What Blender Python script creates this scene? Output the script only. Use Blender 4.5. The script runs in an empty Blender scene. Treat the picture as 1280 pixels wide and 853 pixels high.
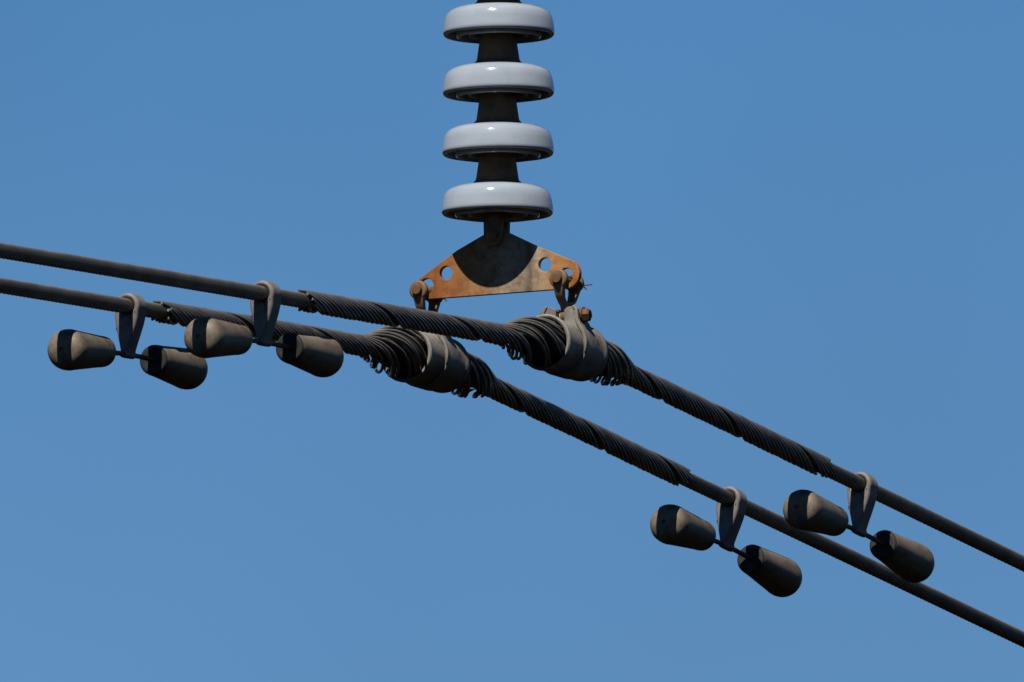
import bpy, bmesh, math, random
from mathutils import Vector, Matrix
random.seed(7)
S = bpy.context.scene
COL = S.collection
PI = math.pi
K = 0.00187                      # metres per photograph pixel at the hardware
D = 100.0                        # camera distance
ELEV = math.radians(8.0)         # the camera looks up at the line
PHI = math.radians(25.0)         # yaw of the yoke plate
CD = Vector((math.sin(PHI), math.cos(PHI), 0))      # horizontal direction of the line (away, to the right)
PD = Vector((math.cos(PHI), -math.sin(PHI), 0))     # along the yoke plate (right end nearer the camera)
UP = Vector((0, 0, 1))
CAM = Vector((0, -D*math.cos(ELEV), -D*math.sin(ELEV)))
FW = Vector((0, math.cos(ELEV), math.sin(ELEV)))
CU = Vector((0, -math.sin(ELEV), math.cos(ELEV)))

def on_plane(u, v, p0, n):
    """world point seen at photo pixel (u, v) on the plane through p0 with normal n"""
    d = FW + Vector((1, 0, 0))*((u-640)*K/D) + CU*((426.5-v)*K/D)
    t = (p0-CAM).dot(n)/d.dot(n)
    return CAM + d*t

# ------------------------------------------------------------------ materials
def new_mat(name):
    m = bpy.data.materials.new(name); m.use_nodes = True
    nt = m.node_tree; nt.nodes.clear()
    out = nt.nodes.new('ShaderNodeOutputMaterial')
    b = nt.nodes.new('ShaderNodeBsdfPrincipled')
    nt.links.new(b.outputs[0], out.inputs[0])
    return m, nt, b
def nd(nt, t, **kw):
    n = nt.nodes.new(t)
    for k, v in kw.items(): setattr(n, k, v)
    return n
def noise(nt, scale, detail=6, rough=0.6, stretch=None, coord='Object'):
    tc = nd(nt, 'ShaderNodeTexCoord'); n = nd(nt, 'ShaderNodeTexNoise')
    n.inputs['Scale'].default_value = scale; n.inputs['Detail'].default_value = detail
    n.inputs['Roughness'].default_value = rough
    if stretch:
        mp = nd(nt, 'ShaderNodeMapping'); mp.inputs['Scale'].default_value = stretch
        nt.links.new(tc.outputs[coord], mp.inputs[0]); nt.links.new(mp.outputs[0], n.inputs['Vector'])
    else:
        nt.links.new(tc.outputs[coord], n.inputs['Vector'])
    return n
def ramp(nt, src, stops):
    r = nd(nt, 'ShaderNodeValToRGB'); e = r.color_ramp.elements
    while len(e) < len(stops): e.new(0.5)
    for i, (p, c) in enumerate(stops):
        e[i].position = p; e[i].color = (*c, 1)
    nt.links.new(src, r.inputs[0]); return r
def mixc(nt, fac, a, b, mode='MIX'):
    m = nd(nt, 'ShaderNodeMix', data_type='RGBA', blend_type=mode)
    if isinstance(fac, float): m.inputs[0].default_value = fac
    else: nt.links.new(fac, m.inputs[0])
    for s, v in ((6, a), (7, b)):
        if isinstance(v, tuple): m.inputs[s].default_value = (*v, 1)
        else: nt.links.new(v, m.inputs[s])
    return m.outputs[2]
def bump(nt, b, src, strength, dist):
    bp = nd(nt, 'ShaderNodeBump'); bp.inputs['Strength'].default_value = strength
    bp.inputs['Distance'].default_value = dist
    nt.links.new(src, bp.inputs['Height']); nt.links.new(bp.outputs[0], b.inputs['Normal'])

def metal(name, c1, c2, rust=None, rust_at=(0.62, 0.75), rough=0.6, metallic=0.0, scale=30, stretch=None, bs=0.3):
    m, nt, b = new_mat(name)
    n = noise(nt, scale, 8, 0.65, stretch)
    col = ramp(nt, n.outputs[0], [(0.3, c1), (0.7, c2)]).outputs[0]
    if rust:
        n2 = noise(nt, scale*0.6, 10, 0.7)
        f = ramp(nt, n2.outputs[0], [(rust_at[0], (0, 0, 0)), (rust_at[1], (1, 1, 1))]).outputs[0]
        col = mixc(nt, f, col, rust)
    n3 = noise(nt, scale*7, 4, 0.6)
    col = mixc(nt, 0.5, col, ramp(nt, n3.outputs[0], [(0.3, (0.55,)*3), (0.7, (1, 1, 1))]).outputs[0], 'MULTIPLY')
    nt.links.new(col, b.inputs['Base Color'])
    b.inputs['Roughness'].default_value = rough; b.inputs['Metallic'].default_value = metallic
    b.inputs['Specular IOR Level'].default_value = 0.22
    bump(nt, b, n3.outputs[0], bs, 0.0006)
    return m

M = {}
# weathered stranded aluminium and armour rods
M['strand'] = metal('weathered_strand', (0.085, 0.076, 0.064), (0.185, 0.168, 0.142), rough=0.42, metallic=0.35, scale=14)
M['rod'] = metal('weathered_rod', (0.066, 0.060, 0.055), (0.170, 0.156, 0.142), rough=0.38, metallic=0.35, scale=18)
M['rodtip'] = metal('cut_rod_tip', (0.03, 0.027, 0.025), (0.10, 0.095, 0.09), rough=0.7, scale=60)
M['clamp'] = metal('cast_aluminium', (0.118, 0.110, 0.099), (0.165, 0.155, 0.142), rust=(0.066, 0.055, 0.042), rust_at=(0.44, 0.62), rough=0.5, scale=16)
M['damperclamp'] = metal('damper_aluminium', (0.070, 0.063, 0.063), (0.130, 0.117, 0.115), rust=(0.055, 0.050, 0.050), rough=0.55, scale=26)
M['weight'] = metal('cast_iron_weight', (0.058, 0.047, 0.034), (0.128, 0.106, 0.080), rust=(0.045, 0.029, 0.018), rust_at=(0.45, 0.62), rough=0.55, scale=20, stretch=(0.5, 1.6, 1.6))
M['rubber_and_shade'] = metal('black_rubber_and_shade', (0.006,)*3, (0.013,)*3, rough=0.75, scale=40)  # clamp rubber, also the painted shade on the damper weight ends
M['link'] = metal('rusty_forged_link', (0.050, 0.032, 0.018), (0.115, 0.070, 0.038), rust=(0.100, 0.045, 0.015), rough=0.6, scale=40)
M['bolt'] = metal('rusty_bolt', (0.035, 0.018, 0.009), (0.100, 0.045, 0.018), rust=(0.018, 0.011, 0.008), rough=0.75, scale=60)
M['brass'] = metal('pale_sleeve', (0.275, 0.229, 0.140), (0.360, 0.310, 0.210), rough=0.6, scale=60)
M['cap'] = metal('dark_iron_cap', (0.075, 0.046, 0.028), (0.15, 0.095, 0.058), rust=(0.17, 0.085, 0.038), rust_at=(0.48, 0.7), rough=0.7, scale=28)
M['messenger'] = metal('messenger_wire', (0.030, 0.025, 0.018), (0.060, 0.048, 0.034), rough=0.6, scale=50)

# glazed porcelain
m, nt, b = new_mat('glazed_porcelain')
n = noise(nt, 9, 5, 0.5, (1, 1, 3))
col = ramp(nt, n.outputs[0], [(0.3, (0.148, 0.172, 0.204)), (0.75, (0.178, 0.202, 0.234))]).outputs[0]
oi = nd(nt, 'ShaderNodeObjectInfo'); om = nd(nt, 'ShaderNodeVectorMath', operation='SCALE'); om.inputs['Scale'].default_value = 1.0
oa = nd(nt, 'ShaderNodeVectorMath', operation='ADD'); tcp = nd(nt, 'ShaderNodeTexCoord')
cmb = nd(nt, 'ShaderNodeCombineXYZ'); nt.links.new(oi.outputs['Random'], cmb.inputs[0]); nt.links.new(oi.outputs['Random'], cmb.inputs[1])
nt.links.new(cmb.outputs[0], om.inputs[0]); om.inputs['Scale'].default_value = 7.0
nt.links.new(tcp.outputs['Object'], oa.inputs[0]); nt.links.new(om.outputs[0], oa.inputs[1])
mpp = nd(nt, 'ShaderNodeMapping'); mpp.inputs['Scale'].default_value = (1, 1, 0.5); nt.links.new(oa.outputs[0], mpp.inputs[0])
n2 = nd(nt, 'ShaderNodeTexNoise'); n2.inputs['Scale'].default_value = 34; n2.inputs['Detail'].default_value = 9; n2.inputs['Roughness'].default_value = 0.7
nt.links.new(mpp.outputs[0], n2.inputs['Vector'])
f = ramp(nt, n2.outputs[0], [(0.5, (0, 0, 0)), (0.78, (0.28,)*3)]).outputs[0]      # rain-washed grime in vertical runs
col = mixc(nt, f, col, (0.105, 0.10, 0.09))
nt.links.new(col, b.inputs['Base Color'])
rr = ramp(nt, n2.outputs[0], [(0.4, (0.07,)*3), (0.7, (0.16,)*3)])
nt.links.new(rr.outputs[0], b.inputs['Roughness'])
b.inputs['IOR'].default_value = 1.5
M['porcelain'] = m

# yoke plate: galvanised centre, rust growing towards both ends
m, nt, b = new_mat('rusting_galvanised_plate')
tc = nd(nt, 'ShaderNodeTexCoord'); sx = nd(nt, 'ShaderNodeSeparateXYZ'); nt.links.new(tc.outputs['Object'], sx.inputs[0])
nw = noise(nt, 8, 8, 0.65)
ma = nd(nt, 'ShaderNodeMath', operation='MULTIPLY_ADD'); ma.inputs[1].default_value = 0.07; nt.links.new(nw.outputs[0], ma.inputs[0])
nt.links.new(sx.outputs[1], ma.inputs[2])                       # local y = minus the direction along the plate
mr = nd(nt, 'ShaderNodeMapRange'); nt.links.new(ma.outputs[0], mr.inputs[0])
mr.inputs[1].default_value = 0.245; mr.inputs[2].default_value = -0.18   # 0 = left end, 1 = right end
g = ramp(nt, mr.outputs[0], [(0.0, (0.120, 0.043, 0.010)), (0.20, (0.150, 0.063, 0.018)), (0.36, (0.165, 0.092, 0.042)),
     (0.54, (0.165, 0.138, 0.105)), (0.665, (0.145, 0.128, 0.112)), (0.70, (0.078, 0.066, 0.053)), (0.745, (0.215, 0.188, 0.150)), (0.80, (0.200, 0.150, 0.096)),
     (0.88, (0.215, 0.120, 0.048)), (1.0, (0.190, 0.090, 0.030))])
nf = noise(nt, 55, 10, 0.75)
spots = ramp(nt, nf.outputs[0], [(0.42, (1, 1, 1)), (0.62, (0.72, 0.6, 0.5))]).outputs[0]
col = mixc(nt, 0.75, g.outputs[0], spots, 'MULTIPLY')
nb = noise(nt, 26, 12, 0.8)
bl = ramp(nt, nb.outputs[0], [(0.40, (1.15, 1.15, 1.15)), (0.52, (0.95, 0.88, 0.8)), (0.66, (0.5, 0.40, 0.33))]).outputs[0]
col = mixc(nt, 0.8, col, bl, 'MULTIPLY')
nl = noise(nt, 14, 8, 0.7, (1, 1.0, 0.35))
st = ramp(nt, nl.outputs[0], [(0.35, (0.72, 0.62, 0.5)), (0.6, (1.08, 1.05, 1.0))]).outputs[0]
col = mixc(nt, 0.7, col, st, 'MULTIPLY')
b.inputs['Specular IOR Level'].default_value = 0.15
nt.links.new(col, b.inputs['Base Color']); b.inputs['Roughness'].default_value = 0.6
bump(nt, b, nf.outputs[0], 0.35, 0.0008)
M['plate'] = m

# ------------------------------------------------------------------ object helpers
def empty(name, loc, label, cat, group=None, rot=None, mat=None):
    o = bpy.data.objects.new(name, None); COL.objects.link(o)
    o.empty_display_size = 0.05
    if mat is not None: o.matrix_world = mat
    else:
        o.location = loc
        o.rotation_euler = (0, 0, PI/2-PHI) if rot is None else rot
    o['label'] = label; o['category'] = cat
    if group: o['group'] = group
    return o
def finish(name, bm, mat, parent=None, smooth=True, bevel=0, seg=2, angle=35):
    bmesh.ops.remove_doubles(bm, verts=bm.verts, dist=1e-6)
    bmesh.ops.recalc_face_normals(bm, faces=bm.faces)
    me = bpy.data.meshes.new(name); bm.to_mesh(me); bm.free()
    for mm in (mat if isinstance(mat, list) else [mat]): me.materials.append(mm)
    if smooth:
        for p in me.polygons: p.use_smooth = True
        me.set_sharp_from_angle(angle=math.radians(angle))
    o = bpy.data.objects.new(name, me); COL.objects.link(o)
    if parent: o.parent = parent
    if bevel:
        md = o.modifiers.new('bevel', 'BEVEL'); md.width = bevel; md.segments = seg
        md.limit_method = 'ANGLE'; md.angle_limit = math.radians(40); md.harden_normals = False
    return o
def V(s, p, z):                  # local point of the hardware frame, in photo pixels: s along line, p along plate, z up
    return Vector((s*K, -p*K, z*K))
def lathe(bm, prof, axis, n=48, off=(0, 0, 0), closed=True):
    """prof: (radius, position) in px about local axis 's','p' or 'z'"""
    off = V(*off); rings = []
    for r, a in prof:
        ring = []
        for i in range(n):
            t = 2*PI*i/n; cx, cy = r*math.cos(t), r*math.sin(t)
            v = {'s': V(a, cx, cy), 'p': V(cx, a, cy), 'z': V(cx, cy, a)}[axis]
            ring.append(bm.verts.new(v+off))
        rings.append(ring)
    for a, c in zip(rings, rings[1:]):
        for i in range(n): bm.faces.new((a[i], a[(i+1) % n], c[(i+1) % n], c[i]))
    if closed:
        for r in (rings[0], rings[-1]):
            if (r[0].co-r[1].co).length > 1e-7: bm.faces.new(r)
def sweep(bm, pts, rads, n=10, frame=None, cap=True):
    """round tube through local points (Vector, metres)"""
    rings = []; up = Vector((0.13, 0.31, 0.94)).normalized()
    for i, q in enumerate(pts):
        t = (pts[min(i+1, len(pts)-1)]-pts[max(i-1, 0)]).normalized()
        a = t.cross(up); 
        if a.length < 1e-3: a = t.cross(Vector((1, 0, 0)))
        a.normalize(); c = a.cross(t)
        r = rads[i] if isinstance(rads, (list, tuple)) else rads
        rings.append([bm.verts.new(q+a*math.cos(2*PI*j/n)*r+c*math.sin(2*PI*j/n)*r) for j in range(n)])
    for a, c in zip(rings, rings[1:]):
        for i in range(n): bm.faces.new((a[i], a[(i+1) % n], c[(i+1) % n], c[i]))
    if cap: bm.faces.new(rings[0]); bm.faces.new(rings[-1])
    return rings
def boxloft(bm, secs):
    """secs: list of (centre (s,p,z), half-size s, half-size p): stacked rectangles"""
    rings = []
    for (s, p, z), hs, hp in secs:
        rings.append([bm.verts.new(V(s+a*hs, p+c*hp, z)) for a, c in ((-1, -1), (1, -1), (1, 1), (-1, 1))])
    for a, c in zip(rings, rings[1:]):
        for i in range(4): bm.faces.new((a[i], a[(i+1) % 4], c[(i+1) % 4], c[i]))
    bm.faces.new(rings[0]); bm.faces.new(rings[-1])
def slab(bm, outline, s0, s1, holes=()):
    """outline [(p,z)] extruded along the line from s0 to s1, with round or free holes"""
    loops = [outline]+list(holes); edges = []; vl = []
    for lp in loops:
        vs = [bm.verts.new(V(s0, p, z)) for p, z in lp]; vl.append(vs)
        edges += [bm.edges.new((vs[i], vs[(i+1) % len(vs)])) for i in range(len(vs))]
    r = bmesh.ops.triangle_fill(bm, edges=edges, use_beauty=True)
    faces = [f for f in r['geom'] if isinstance(f, bmesh.types.BMFace)]
    mp = {}
    for vs in vl:
        for v in vs: mp[v] = bm.verts.new(v.co+Vector(((s1-s0)*K, 0, 0)))
    for f in faces: bm.faces.new([mp[v] for v in reversed(f.verts)])
    for vs in vl:
        for i in range(len(vs)):
            a, c = vs[i], vs[(i+1) % len(vs)]
            bm.faces.new((a, c, mp[c], mp[a]))
def circ(p, z, r, n=28, a0=0, a1=360):
    full = a1-a0 >= 360
    return [(p+r*math.cos(math.radians(a0+(a1-a0)*i/(n if full else n-1))), z+r*math.sin(math.radians(a0+(a1-a0)*i/(n if full else n-1)))) for i in range(n)]
def hexa(bm, axis, r, a0, a1, off=(0, 0, 0)):
    lathe(bm, [(r, a0), (r, a1)], axis, 6, off)

# ------------------------------------------------------------------ yoke plate
P0 = on_plane(621, 330, Vector((0, 0, 0)), Vector((0, 1, 0)))
def plate_px(u, v):
    q = on_plane(u, v, P0, CD)-P0
    return (q.dot(PD)/K, q.z/K)
def lobe(u, v, r, a0, a1, n=12):
    p, z = plate_px(u, v); return circ(p, z, r, n, a0, a1)
yoke = empty('yoke_plate', P0, 'rusty triangular steel yoke plate hanging under the lowest white insulator', 'yoke plate')
ol = []
ol += [plate_px(636, 291), plate_px(671, 307.5)]
ol += lobe(709, 343, 18.5, 62, -80, 14)
ol += [plate_px(695, 362.5), plate_px(537, 374.5)]
ol += lobe(533.5, 361, 15, -95, -235, 12)
ol += [plate_px(573, 313.5), plate_px(607, 293.5), plate_px(611, 285), plate_px(630, 284)]
holes = [circ(*plate_px(559, 342), 9.0), circ(*plate_px(682.5, 331.5), 9.0),
         circ(*plate_px(534.5, 358.5), 10.0), circ(*plate_px(709, 345.5), 10.0), circ(*plate_px(621, 297), 5.5)]
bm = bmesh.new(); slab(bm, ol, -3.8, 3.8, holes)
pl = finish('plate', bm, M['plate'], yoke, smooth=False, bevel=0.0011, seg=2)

# ------------------------------------------------------------------ socket clevis between lowest insulator and yoke
AX = P0.copy(); 
def axis_z(v):                   # height above P0 of photo row v on the string axis
    return (on_plane(621, v, P0, Vector((0, 1, 0)))-P0).z/K
zc = plate_px(621, 297)[1]
sc = empty('socket_clevis', P0+UP*zc*K, 'dark forged socket clevis joining the lowest insulator to the yoke plate', 'clevis')
bm = bmesh.new()
top = axis_z(256)-zc
for s0, s1 in ((-13, -5.2), (5.2, 13)):
    slab(bm, circ(0, 0, 12, 20, 180, 360)+[(12.5, 22), (-12.5, 22)], s0, s1)
finish('fork', bm, M['cap'], sc, bevel=0.0018)
bm = bmesh.new()
lathe(bm, [(0, 17), (12, 18), (15.5, 21), (16.5, 27), (15, 34), (11, top-1), (0, top)], 'z', 28)
finish('socket', bm, M['cap'], sc)
bm = bmesh.new()
lathe(bm, [(5.0, -15), (5.0, 20)], 's', 18); lathe(bm, [(0, -18.5), (5, -18.5), (7.2, -17), (7.2, -13.2), (0, -13.2)], 's', 20)
hexa(bm, 's', 8.5, 13.3, 19)
finish('clevis_pin', bm, M['cap'], sc)
bm = bmesh.new()
sweep(bm, [V(22, -9, -3), V(22, 0, 0), V(22, 9, 1.5), V(22.3, 13, 4)], 0.9*K, 6); lathe(bm, [(3.6, 18), (3.6, 23.5)], 's', 12)
finish('cotter_pin', bm, M['cap'], sc)

# ------------------------------------------------------------------ insulators
tilt = 0.4*PI/180
def make_insulator(loc, label):
    o = empty('disc_insulator', loc, label, 'insulator', 'white disc insulators of the string', rot=(0, -tilt*-1, PI/2-PHI))
    # porcelain shell: origin at the level of the shell's top face
    bm = bmesh.new()
    prof = [(24, 2.5), (34, 1.3), (43, 0.0), (49, -1.4), (54, -2.2), (58.5, -4.6), (62, -8.4), (64.8, -14), (66.4, -22), (67.4, -30), (68, -35),
            (68.2, -38), (67.5, -41), (65.6, -42.8), (63.2, -42.4), (61.8, -40), (61.4, -34), (60, -27), (57.5, -24.5), (54.6, -26), (53.4, -30),
            (53, -40), (52.2, -44.6), (50.2, -46.4), (48, -45), (47, -40), (46.4, -30), (43.6, -26), (40.4, -28), (39.2, -34), (38.6, -42), (36.6, -44.4), (34.2, -43),
            (33.2, -36), (31.6, -27), (28, -24.5), (24, -27), (20, -30), (14, -31)]
    lathe(bm, [(q*1.032 if q > 60 else q*1.01, a*0.84-6.2) for q, a in prof], 'z', 96, closed=False)
    finish('porcelain_shell', bm, M['porcelain'], o, angle=60)
    # iron cap standing on the shell, reaching up into the disc above
    bm = bmesh.new()
    lathe(bm, [(20, -4.0), (29.2, -3.6), (30.4, -2.4), (29.8, -1.0), (27.8, 0.4), (26.8, 3), (24.0, 22), (22.8, 33), (21.4, 40), (19, 44.5), (12, 47), (7.5, 47.5), (0, 47.5)], 'z', 44)
    finish('metal_cap', bm, M['cap'], o, angle=50)
    bm = bmesh.new()
    lathe(bm, [(28, -4.4), (31.6, -4.3), (32.4, -3.4), (31.2, -2.6), (28, -2.4)], 'z', 44, closed=False)
    finish('cement_collar', bm, M['cap'], o, angle=50)
    # pin and ball below
    bm = bmesh.new()
    lathe(bm, [(0, -24), (13, -25), (12.6, -30), (6.2, -31.5), (5.6, -38), (5.6, -40)], 'z', 24, closed=False)
    finish('steel_pin', bm, M['cap'], o)
    return o
tops = [3.6, 77.6, 152.4, 227.0]
pitch = 74.6
labs = ['topmost fully visible white glazed disc insulator, cut close by the top edge of the picture',
        'second white disc insulator from the top of the string, under the topmost one',
        'third white disc insulator from the top, between the second and the lowest one',
        'lowest white disc insulator, right above the rusty yoke plate']
src = None
def copy_tree(o):
    c = o.copy(); COL.objects.link(c)
    for ch in list(o.children):
        d = ch.copy(); COL.objects.link(d); d.parent = c
        for g_ in list(ch.children):
            e = g_.copy(); COL.objects.link(e); e.parent = d
    return c
for i, v in enumerate([3.6-pitch]+tops):
    z = axis_z(v-8.5 if False else v)
    loc = P0 + UP*(z*K) + Vector((math.tan(tilt)*z*K, 0, 0))
    lab = labs[i-1] if i else 'white disc insulator above the topmost visible one, throwing its shadow down on it'
    if src is None: src = make_insulator(loc, lab); o = src
    else: o = copy_tree(src); o.location = loc; o['label'] = lab
    o.rotation_euler.z = PI/2-PHI+i*0.9

# ------------------------------------------------------------------ the two conductors
class Path:
    def __init__(s, fn, u_c):
        s.fn = fn
        s.o = on_plane(u_c[0], u_c[1], P0, CD)          # point in the yoke plane
        s.pts = []
        u = -1400
        while u < 2700:
            q = on_plane(u, fn(u), s.o, PD)-s.o
            s.pts.append((q.dot(CD)/K, q.z/K)); u += 4
    def at(s, a):                                       # a: px along the line -> z, slope
        P = s.pts; lo, hi = 0, len(P)-1
        while hi-lo > 1:
            m_ = (lo+hi)//2
            if P[m_][0] <= a: lo = m_
            else: hi = m_
        x0, z0 = P[lo]; x1, z1 = P[hi]
        return z0+(z1-z0)*(a-x0)/(x1-x0)
    def frame(s, a):
        z = s.at(a); dz = (s.at(a+6)-s.at(a-6))/12
        t = (CD+UP*dz).normalized()
        return s.o+CD*a*K+UP*z*K, t, PD.copy(), (UP-CD*dz).normalized()
    def s_of(s, u):                                     # photo column -> distance along the line
        q = on_plane(u, s.fn(u), s.o, PD)-s.o; return q.dot(CD)/K
def hyper(xc, yc, m0, m1, w):
    m_, h = (m0+m1)/2, (m1-m0)/2
    return lambda x: yc+m_*(x-xc)+h*math.sqrt((x-xc)**2+w*w)
fA = hyper(713.5, 431.2, .1657, .483, 44); fB = hyper(529.4+4, 444.0, .1635, .4765, 42)
PA = Path(fA, (707, fA(707))); PB = Path(fB, (534, fB(534)))

def sstep(a, b, x):
    t = max(0, min(1, (x-a)/(b-a))); return t*t*(3-2*t)
R_COND, R_ROD = 9.7, 1.95
def cage(a):                                            # extra radius of the rods where they bow over the clamp insert
    d = abs(a)
    if a < 0: return 15.2*(1-sstep(112, 196, d))+2.6*math.exp(-((d-92)/26)**2)
    return 14.6*(1-sstep(112, 196, d))

def conductor(path, name_label, u0, u1):
    root = empty('power_conductor', path.o, name_label, 'power line', 'stranded conductors of the twin line', rot=(0, 0, 0))
    W = root.matrix_basis.inverted()
    inv = lambda q: q-path.o
    # stranded cable: one mesh, strands as lobes of a twisted section
    N, sub = 18, 6; prof = []
    rs = R_COND*math.sin(PI/N)/(1+math.sin(PI/N))*0.84; rc = R_COND-rs
    for i in range(N):
        for j in range(sub):
            ph = (-105+210*j/(sub-1))*PI/180
            x = rc+rs*math.cos(ph); y = rs*math.sin(ph)
            prof.append((math.hypot(x, y), 2*PI*i/N+math.atan2(y, x)))
    a_in0, a_in1 = path.s_of(-60), path.s_of(1340)
    vs = []; fs = []; n = len(prof)
    a = path.pts[3][0]; end = path.pts[-4][0]; rings = 0
    while a < end:
        o_, t, p, nn = path.frame(a); tw = -2*PI*a/205
        for r, th in prof:
            vs.append(inv(o_+(p*math.cos(th+tw)+nn*math.sin(th+tw))*r*K))
        rings += 1
        a += 4.5 if a_in0 < a < a_in1 else 12
    for k in range(rings-1):
        for i in range(n):
            fs.append((k*n+i, k*n+(i+1) % n, (k+1)*n+(i+1) % n, (k+1)*n+i))
    fs.append(tuple(range(n))); fs.append(tuple((rings-1)*n+i for i in range(n)))
    me = bpy.data.meshes.new('stranded_cable'); me.from_pydata(vs, [], fs)
    for q in me.polygons: q.use_smooth = True
    me.materials.append(M['strand']); me.validate()
    o = bpy.data.objects.new('stranded_cable', me); COL.objects.link(o); o.parent = root
    def turn(a):                                        # the rods lie flatter where they bow outwards
        return 2*PI/238*(a-(0.80*74 if a < 0 else 0)*math.tanh(a/74))
    # preformed armour rods, each a rod of its own
    a0, a1 = path.s_of(u0), path.s_of(u1); NR = 17
    for i in range(NR):
        th0 = i*2*PI/18.25+random.uniform(-.025, .025)
        lift = random.uniform(-0.1, 0.25); ph = random.uniform(0, 6.28); ph2 = random.uniform(0, 6.28)
        b0, b1 = a0+random.uniform(-9, 9)+(7 if i % 5 == 0 else 0), a1+random.uniform(-7, 7)
        # strand groups end a little out of step, as in the photo
        b0 += -10*(i in (3, 4, 5)); b1 += 3*(i in (8, 9, 10))
        pts = []; a = b0; al = []; jit = random.uniform(-1.6, 1.6); grp = random.choice((-0.26, -0.1, 0.04, 0.24))
        while a < b1: al.append(a); a += 3.0 if abs(a) < 230 else 7.0
        al.append(b1)
        for a in al:
            o_, t, p, nn = path.frame(a)
            cg = cage(a); w = cg/15.2
            r = R_COND+R_ROD+0.1+lift*0.6+cg+w*(jit*1.1+0.9*math.sin(a*0.03+ph))*(1 if a < 0 else 0.6)*(0.0 if abs(a) < 66 else sstep(66, 95, abs(a)))
            th = th0-turn(a)+w*grp+0.012*math.sin(a*0.017+ph2)+w*(0.13 if a < 0 else 0.07)*math.sin(ph+a*0.012)
            r += 0.25*math.sin(a*0.011+ph2)
            pts.append(inv(o_+(p*math.cos(th)+nn*math.sin(th))*r*K))
        bm = bmesh.new(); rr = [R_ROD*K]*len(pts)
        rings_ = sweep(bm, pts, rr, 8)
        # rounded bright cut tips
        bm.faces.ensure_lookup_table()
        for f in bm.faces[-2:]: f.material_index = 1
        finish('armor_rod', bm, [M['rod'], M['rodtip']], root, angle=50)
    # black insert between cable and rods is part of the clamp
    return root
conductor(PA, 'nearer and upper of the two stranded cables, clamped under the right yoke end', 380, 1029)
conductor(PB, 'farther and lower of the two stranded cables, clamped under the left yoke end', 199, 852)

# ------------------------------------------------------------------ suspension clamps
BOLTZ = 41.0
def make_clamp(path, label):
    o = empty('suspension_clamp', path.frame(0)[0], label, 'clamp', 'suspension clamps holding the conductors')
    bm = bmesh.new()
    lathe(bm, [(R_COND+1, -150), (14.5, -144), (18.5, -128), (22, -108), (23.4, -86), (23.8, -50), (25, 50), (24, 80), (22, 105), (18, 130), (14, 146), (R_COND+1, 150)], 's', 40)
    finish('rubber_insert', bm, M['rubber_and_shade'], o)
    # cast sleeve with rolled rims
    bm = bmesh.new()
    lathe(bm, [(29.8, -61), (31.2, -63.5), (33.8, -64.2), (35.6, -62.5), (35.6, -59.5), (34, -57.6), (33.2, -52), (33.0, -24), (33.0, 30), (33.0, 40), (34.0, 44),
               (35.2, 46), (35.0, 50), (33.0, 52), (30.0, 50), (29.6, 40), (29.6, -52), (29.8, -61)], 's', 72, closed=False)
    finish('clamp_sleeve', bm, M['clamp'], o, angle=50)
    bm = bmesh.new()
    lathe(bm, [(29.4, 46), (31.5, 48), (32.2, 58), (30.2, 66), (27.0, 68), (26.4, 60), (29.4, 46)], 's', 48, closed=False)
    finish('rubber_rim', bm, M['rubber_and_shade'], o)
    for sg in (1, -1):
        # outline of one strap half in (p, z): inner arc, outer arc, lug round the bolt
        inner = circ(0, 0, 32.2, 26, -89, 76)
        lug = circ(13.8, BOLTZ, 9.6, 16, 150, 0)
        lug = [(min(p, 21.5), z) for p, z in lug]
        outer = [(23.0, 34), (26, 28.5)]+circ(0, 0, 36.4, 20, 40, -89)
        lp = inner+[(6.0, 33.5)]+lug+outer
        lp = [(sg*p, z) for p, z in lp]
        bm = bmesh.new(); slab(bm, lp, -17, 19)
        # raised rib framing the lug and running down the flank
        rib = circ(0, 0, 34.6, 14, -14, 36)+[(22.5, 30), (20.6, 36), (20.6, BOLTZ+4), (17, BOLTZ+10), (20, BOLTZ+11.2), (25, BOLTZ+6), (25.3, 36), (27.5, 29.5)]+[((36.2+3.2*(k_/14)**0.8)*math.cos(math.radians(-14+52*k_/14)), (36.2+3.2*(k_/14)**0.8)*math.sin(math.radians(-14+52*k_/14))) for k_ in range(14, -1, -1)]
        rib = [(sg*p, z) for p, z in rib]
        finish('clamp_strap', bm, M['clamp'], o, bevel=0.0022, seg=3)
        bm = bmesh.new(); slab(bm, rib, -19, -13)
        finish('strap_rib', bm, M['clamp'], o, bevel=0.002, seg=2)
    bm = bmesh.new()
    lathe(bm, [(5.2, -36), (5.2, 34)], 'p', 20, (0, 0, BOLTZ))
    lathe(bm, [(0, 34), (6, 34), (8.6, 32), (8.8, 26), (0, 26)], 'p', 6, (0, 0, BOLTZ))
    lathe(bm, [(10, 22.2), (10, 26)], 'p', 24, (0, 0, BOLTZ))
    lathe(bm, [(9, -28), (9, -22.2)], 'p', 6, (0, 0, BOLTZ))
    finish('clamp_bolt', bm, M['bolt'], o)
    for sg in (1, -1):
        bm = bmesh.new()
        lathe(bm, [(0, sg*5.2), (7.6, sg*5.2), (8.2, sg*4.6), (8.2, sg*3.6), (0, sg*3.4)], 'p', 24, (0, 0, BOLTZ))
        finish('spacer_washer', bm, M['brass'], o)
    return o
make_clamp(PA, 'grey cast suspension clamp gripping the nearer conductor, with its rusty bolt head in full view')
make_clamp(PB, 'grey cast suspension clamp under the left yoke end, partly hidden behind the nearer cable')

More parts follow.
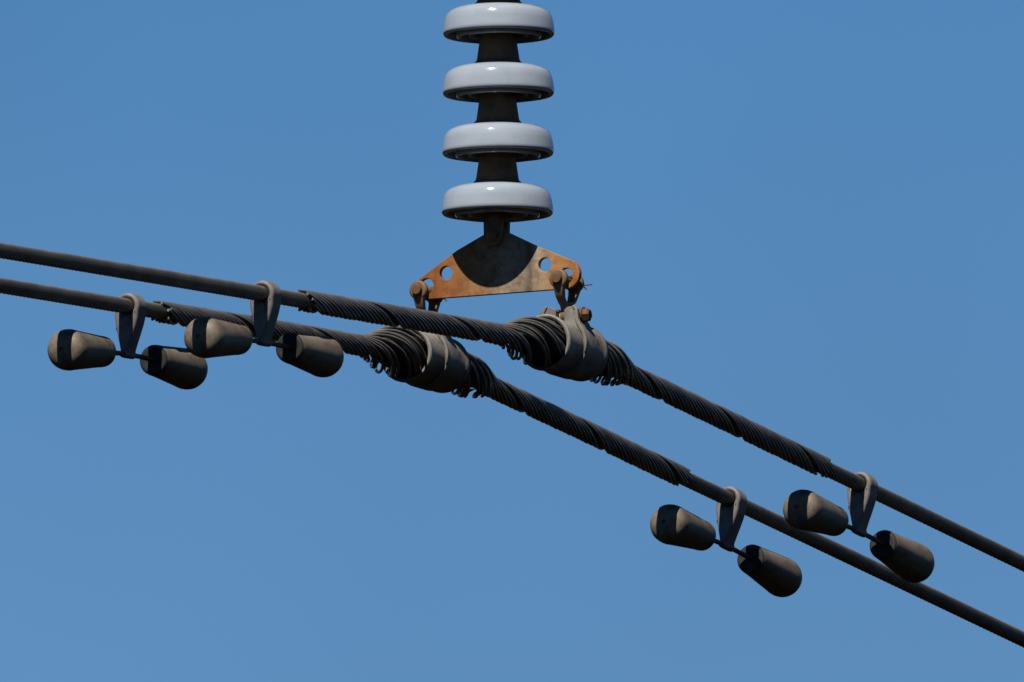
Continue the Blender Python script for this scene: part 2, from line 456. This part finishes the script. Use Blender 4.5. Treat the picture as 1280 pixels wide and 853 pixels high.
# ------------------------------------------------------------------ clevis links between yoke and clamps
def make_link(path, pin_uv, label):
    pp, pz = plate_px(*pin_uv); pos = P0+PD*pp*K+UP*pz*K
    o = empty('clevis_link', pos, label, 'clevis link', 'forged links under the yoke plate')
    b = path.frame(0)[0]+UP*BOLTZ*K-pos
    bz, bp = b.z/K, b.dot(PD)/K
    L = bz
    bm = bmesh.new()
    for sg in (-1, 1):
        a0, a1 = sorted((sg*19, sg*27.5))
        lathe(bm, [(0, a0), (10.4, a0), (12.2, a0+2), (12.2, a1-1.6), (10.4, a1), (0, a1)], 's', 32)
        boxloft(bm, [((sg*23.2, 0, 2), 3.8, 9.4), ((sg*22.6, 0.1*bp, -11), 3.8, 6.8), ((sg*17, 0.35*bp, L*0.52), 4.2, 5), ((sg*8, 0.5*bp, L*0.68), 5.2, 4.6), ((0, 0.55*bp, L*0.76), 5.5, 4.2)])
    boxloft(bm, [((0, 0.5*bp, L*0.60), 9, 4.6), ((0, 0.6*bp, L*0.70), 10, 4.4), ((0, 0.75*bp, L*0.82), 7.5, 4.0), ((0, bp, L+3), 7.5, 3.6)])
    lathe(bm, [(6, -3.4), (9.6, -3.4), (9.6, 3.4), (6, 3.4)], 'p', 24, (0, bp, L))
    finish('link_body', bm, M['link'], o, bevel=0.0016, seg=2)
    bm = bmesh.new()
    lathe(bm, [(0, -32.2), (5.6, -32.2), (6.6, -31), (6.8, -29), (6.8, -27.6), (5.0, -27.5), (5.0, 36), (0, 36)], 's', 24)
    hexa(bm, 's', 8.4, 28, 35)
    finish('link_pin', bm, M['bolt'], o)
    bm = bmesh.new()
    sweep(bm, [V(37.5, -8, 2), V(37.5, 0, 0), V(37.8, 9, -1), V(38, 17, -0.5)], 0.9*K, 6)
    sweep(bm, [V(37.5, 0, 0), V(38.5, 6, -3), V(39.5, 9, -6.5)], 0.8*K, 6)
    lathe(bm, [(3.8, 35), (3.8, 40)], 's', 12)
    finish('cotter_pin', bm, M['bolt'], o)
    return o
make_link(PA, (708.5, 351.5), 'rusty forged clevis link hanging from the right end of the yoke plate')
make_link(PB, (533.5, 366), 'rusty forged clevis link hanging from the left end of the yoke plate')

# ------------------------------------------------------------------ vibration dampers
H = -58.8
def droop(a): return -6.5*(abs(a)/178)**1.6
def make_damper(path, u, swing, label):
    a = path.s_of(u); pos, t, p, nn = path.frame(a)
    mw = Matrix((t, -p, nn)).transposed().to_4x4()
    mw = Matrix.Translation(pos) @ mw @ Matrix.Rotation(swing, 4, 'X')
    o = empty('vibration_damper', pos, label, 'vibration damper', 'vibration dampers hanging from the conductors', mat=mw)
    bm = bmesh.new()
    # hooked clamp arm: ring over the cable tapering to the messenger wire
    R = 16.8
    ol = circ(0, 0, R, 26, -18, 198)+[(-15.8, -12), (-14.0, -22), (-11.2, -33), (-8.0, -44), (-5.6, -53), (-4.6, -60), (4.6, -60), (5.6, -53), (8.0, -44), (11.2, -33), (14.2, -22), (16.2, -12)]
    slab(bm, ol, -13.5, 12.5, [circ(0, 0, R_COND+0.3, 28)])
    arm = finish('clamp_arm', bm, M['damperclamp'], o, bevel=0.0065, seg=4)
    bm = bmesh.new()
    lathe(bm, [(0, -17), (4.0, -17), (4.8, -15), (5.2, -8), (5.2, 8), (4.8, 14), (4.0, 16), (0, 16)], 's', 24, (0, 0, H))
    finish('wire_grip', bm, M['damperclamp'], o)
    bm = bmesh.new()
    lathe(bm, [(2.8, -13.5), (2.8, 12)], 'p', 14, (0, 0, -26)); hexa(bm, 'p', 5.0, -16.5, -12.2, (0, 0, -26)); hexa(bm, 'p', 5.0, 10.4, 12.6, (0, 0, -26))
    finish('clamp_screw', bm, M['damperclamp'], o)
    # messenger wire
    bm = bmesh.new(); pts = [V(x, 0, H+droop(x)) for x in range(-80, 81, 5)]
    sweep(bm, pts, 3.1*K, 14)
    finish('messenger_wire', bm, M['messenger'], o)
    for sg in (-1, 1):
        bm = bmesh.new()
        e = 19.0; sh = lambda x: 70+(x-56)*(189.5-70)/(194.5-56)
        prof = [(0, 58.5), (6, 58.3), (12, 57.5), (e-3.6, 56.4), (e-1.2, 57.4), (e, 60.4), (e+0.5, 66)]   # closed inner end, its shade painted in as black
        prof += [(e+(25.4-e)*k_, 64+k_*104) for k_ in (0.15, 0.35, 0.55, 0.75, 0.93)]
        prof += [(25.6, 168), (25.5, 174), (24.8, 180), (23.0, 185.5), (19.2, 190), (13, 193), (6, 194.3), (3.2, 194.5), (2.6, 191.5), (0, 191)]
        lathe(bm, [(r, sg*sh(x)) for r, x in prof], 's', 56)
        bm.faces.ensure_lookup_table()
        for f in bm.faces[:5*56]: f.material_index = 1       # inner end blackened in place of the shade falling on it
        sl = math.atan2(droop(178)-droop(60), 118)
        rot = Matrix.Rotation(-sg*sl, 4, 'Y')
        piv = V(sg*60, 0, 0)
        for v in bm.verts:
            v.co = rot @ (v.co-piv)+piv+V(0, 0, H+droop(60))
        w = finish('damper_weight', bm, [M['weight'], M['rubber_and_shade']], o, angle=60)
    return o
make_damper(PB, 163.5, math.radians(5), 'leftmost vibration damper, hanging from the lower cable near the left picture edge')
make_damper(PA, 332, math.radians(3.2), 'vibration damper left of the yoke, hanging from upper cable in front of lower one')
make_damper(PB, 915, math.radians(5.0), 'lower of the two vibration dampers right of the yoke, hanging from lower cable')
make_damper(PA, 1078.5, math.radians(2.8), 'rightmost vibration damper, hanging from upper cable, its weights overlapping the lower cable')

# ------------------------------------------------------------------ light, sky, camera
SKYZ = 0.0; SKYTINT = (0.256, 0.446, 0.606)
EL = math.radians(55); PSI = math.radians(3.5)
hd = (-CD*math.cos(PSI)+PD*math.sin(PSI)).normalized()
to_sun = hd*math.cos(EL)+UP*math.sin(EL)
sl = bpy.data.lights.new('sun', 'SUN'); sl.energy = 5.0; sl.angle = math.radians(0.53); sl.color = (1.0, 0.93, 0.84)
so = bpy.data.objects.new('sun', sl); COL.objects.link(so)
so.rotation_euler = (-to_sun).to_track_quat('-Z', 'Y').to_euler(); so.location = to_sun*20
w = bpy.data.worlds.new('World'); S.world = w; w.use_nodes = True
nt = w.node_tree; nt.nodes.clear()
out = nt.nodes.new('ShaderNodeOutputWorld'); bg = nt.nodes.new('ShaderNodeBackground')
sky = nt.nodes.new('ShaderNodeTexSky'); sky.sky_type = 'NISHITA'; sky.sun_disc = False
sky.sun_elevation = EL; sky.sun_rotation = math.atan2(to_sun.x, to_sun.y)
sky.air_density = 1.0; sky.dust_density = 0.15; sky.ozone_density = 2.0; sky.altitude = 1500
bg.inputs[1].default_value = 0.05
tc = nt.nodes.new('ShaderNodeTexCoord'); va = nt.nodes.new('ShaderNodeVectorMath'); va.operation = 'ADD'; va.inputs[1].default_value = (0, 0, SKYZ)
vn = nt.nodes.new('ShaderNodeVectorMath'); vn.operation = 'NORMALIZE'
nt.links.new(tc.outputs['Generated'], va.inputs[0]); nt.links.new(va.outputs[0], vn.inputs[0]); nt.links.new(vn.outputs[0], sky.inputs[0])
gm = nt.nodes.new('ShaderNodeMix'); gm.data_type = 'RGBA'; gm.blend_type = 'MULTIPLY'; gm.inputs[0].default_value = 1; gm.inputs[7].default_value = (*SKYTINT, 1)
nt.links.new(sky.outputs[0], gm.inputs[6]); 
hz = nt.nodes.new('ShaderNodeTexNoise'); hz.inputs['Scale'].default_value = 45; hz.inputs['Detail'].default_value = 2   # faint unevenness of the air
nt.links.new(tc.outputs['Generated'], hz.inputs['Vector'])
hr = nt.nodes.new('ShaderNodeMapRange'); nt.links.new(hz.outputs[0], hr.inputs[0])
hr.inputs[1].default_value = 0.3; hr.inputs[2].default_value = 0.7; hr.inputs[3].default_value = 0.94; hr.inputs[4].default_value = 1.06
hm = nt.nodes.new('ShaderNodeVectorMath'); hm.operation = 'SCALE'

sp = nt.nodes.new('ShaderNodeSeparateXYZ'); nt.links.new(tc.outputs['Generated'], sp.inputs[0])
pe = nt.nodes.new('ShaderNodeMapRange'); pe.inputs[1].default_value = 0.150; pe.inputs[2].default_value = 0.128; nt.links.new(sp.outputs[2], pe.inputs[0])
pm = nt.nodes.new('ShaderNodeMix'); pm.data_type = 'RGBA'; pm.inputs[6].default_value = (0.90, 0.955, 0.99, 1); pm.inputs[7].default_value = (1.22, 1.07, 1.03, 1); nt.links.new(pe.outputs[0], pm.inputs[0])
pq = nt.nodes.new('ShaderNodeMix'); pq.data_type = 'RGBA'; pq.blend_type = 'MULTIPLY'; pq.inputs[0].default_value = 1
nt.links.new(gm.outputs[2], pq.inputs[6]); nt.links.new(pm.outputs[2], pq.inputs[7])
gr = nt.nodes.new('ShaderNodeMapRange'); gr.inputs[1].default_value = 0.01; gr.inputs[2].default_value = -0.03; nt.links.new(sp.outputs[2], gr.inputs[0])
gx = nt.nodes.new('ShaderNodeMix'); gx.data_type = 'RGBA'; gx.inputs[7].default_value = (0.16, 0.11, 0.05, 1)
nt.links.new(gr.outputs[0], gx.inputs[0]); nt.links.new(pq.outputs[2], gx.inputs[6]); nt.links.new(gx.outputs[2], hm.inputs[0]); nt.links.new(hr.outputs[0], hm.inputs['Scale']); nt.links.new(hm.outputs[0], bg.inputs[0])
nt.links.new(bg.outputs[0], out.inputs[0])
cd = bpy.data.cameras.new('camera'); co = bpy.data.objects.new('camera', cd); COL.objects.link(co)
co.location = CAM; co.rotation_euler = FW.to_track_quat('-Z', 'Y').to_euler()
cd.sensor_width = 36; cd.lens = 36*D/(1280*K); cd.clip_start = 1; cd.clip_end = 2000
S.camera = co
S.view_settings.view_transform = 'Standard'; S.view_settings.look = 'None'
S.view_settings.exposure = 1.2; S.view_settings.gamma = 1
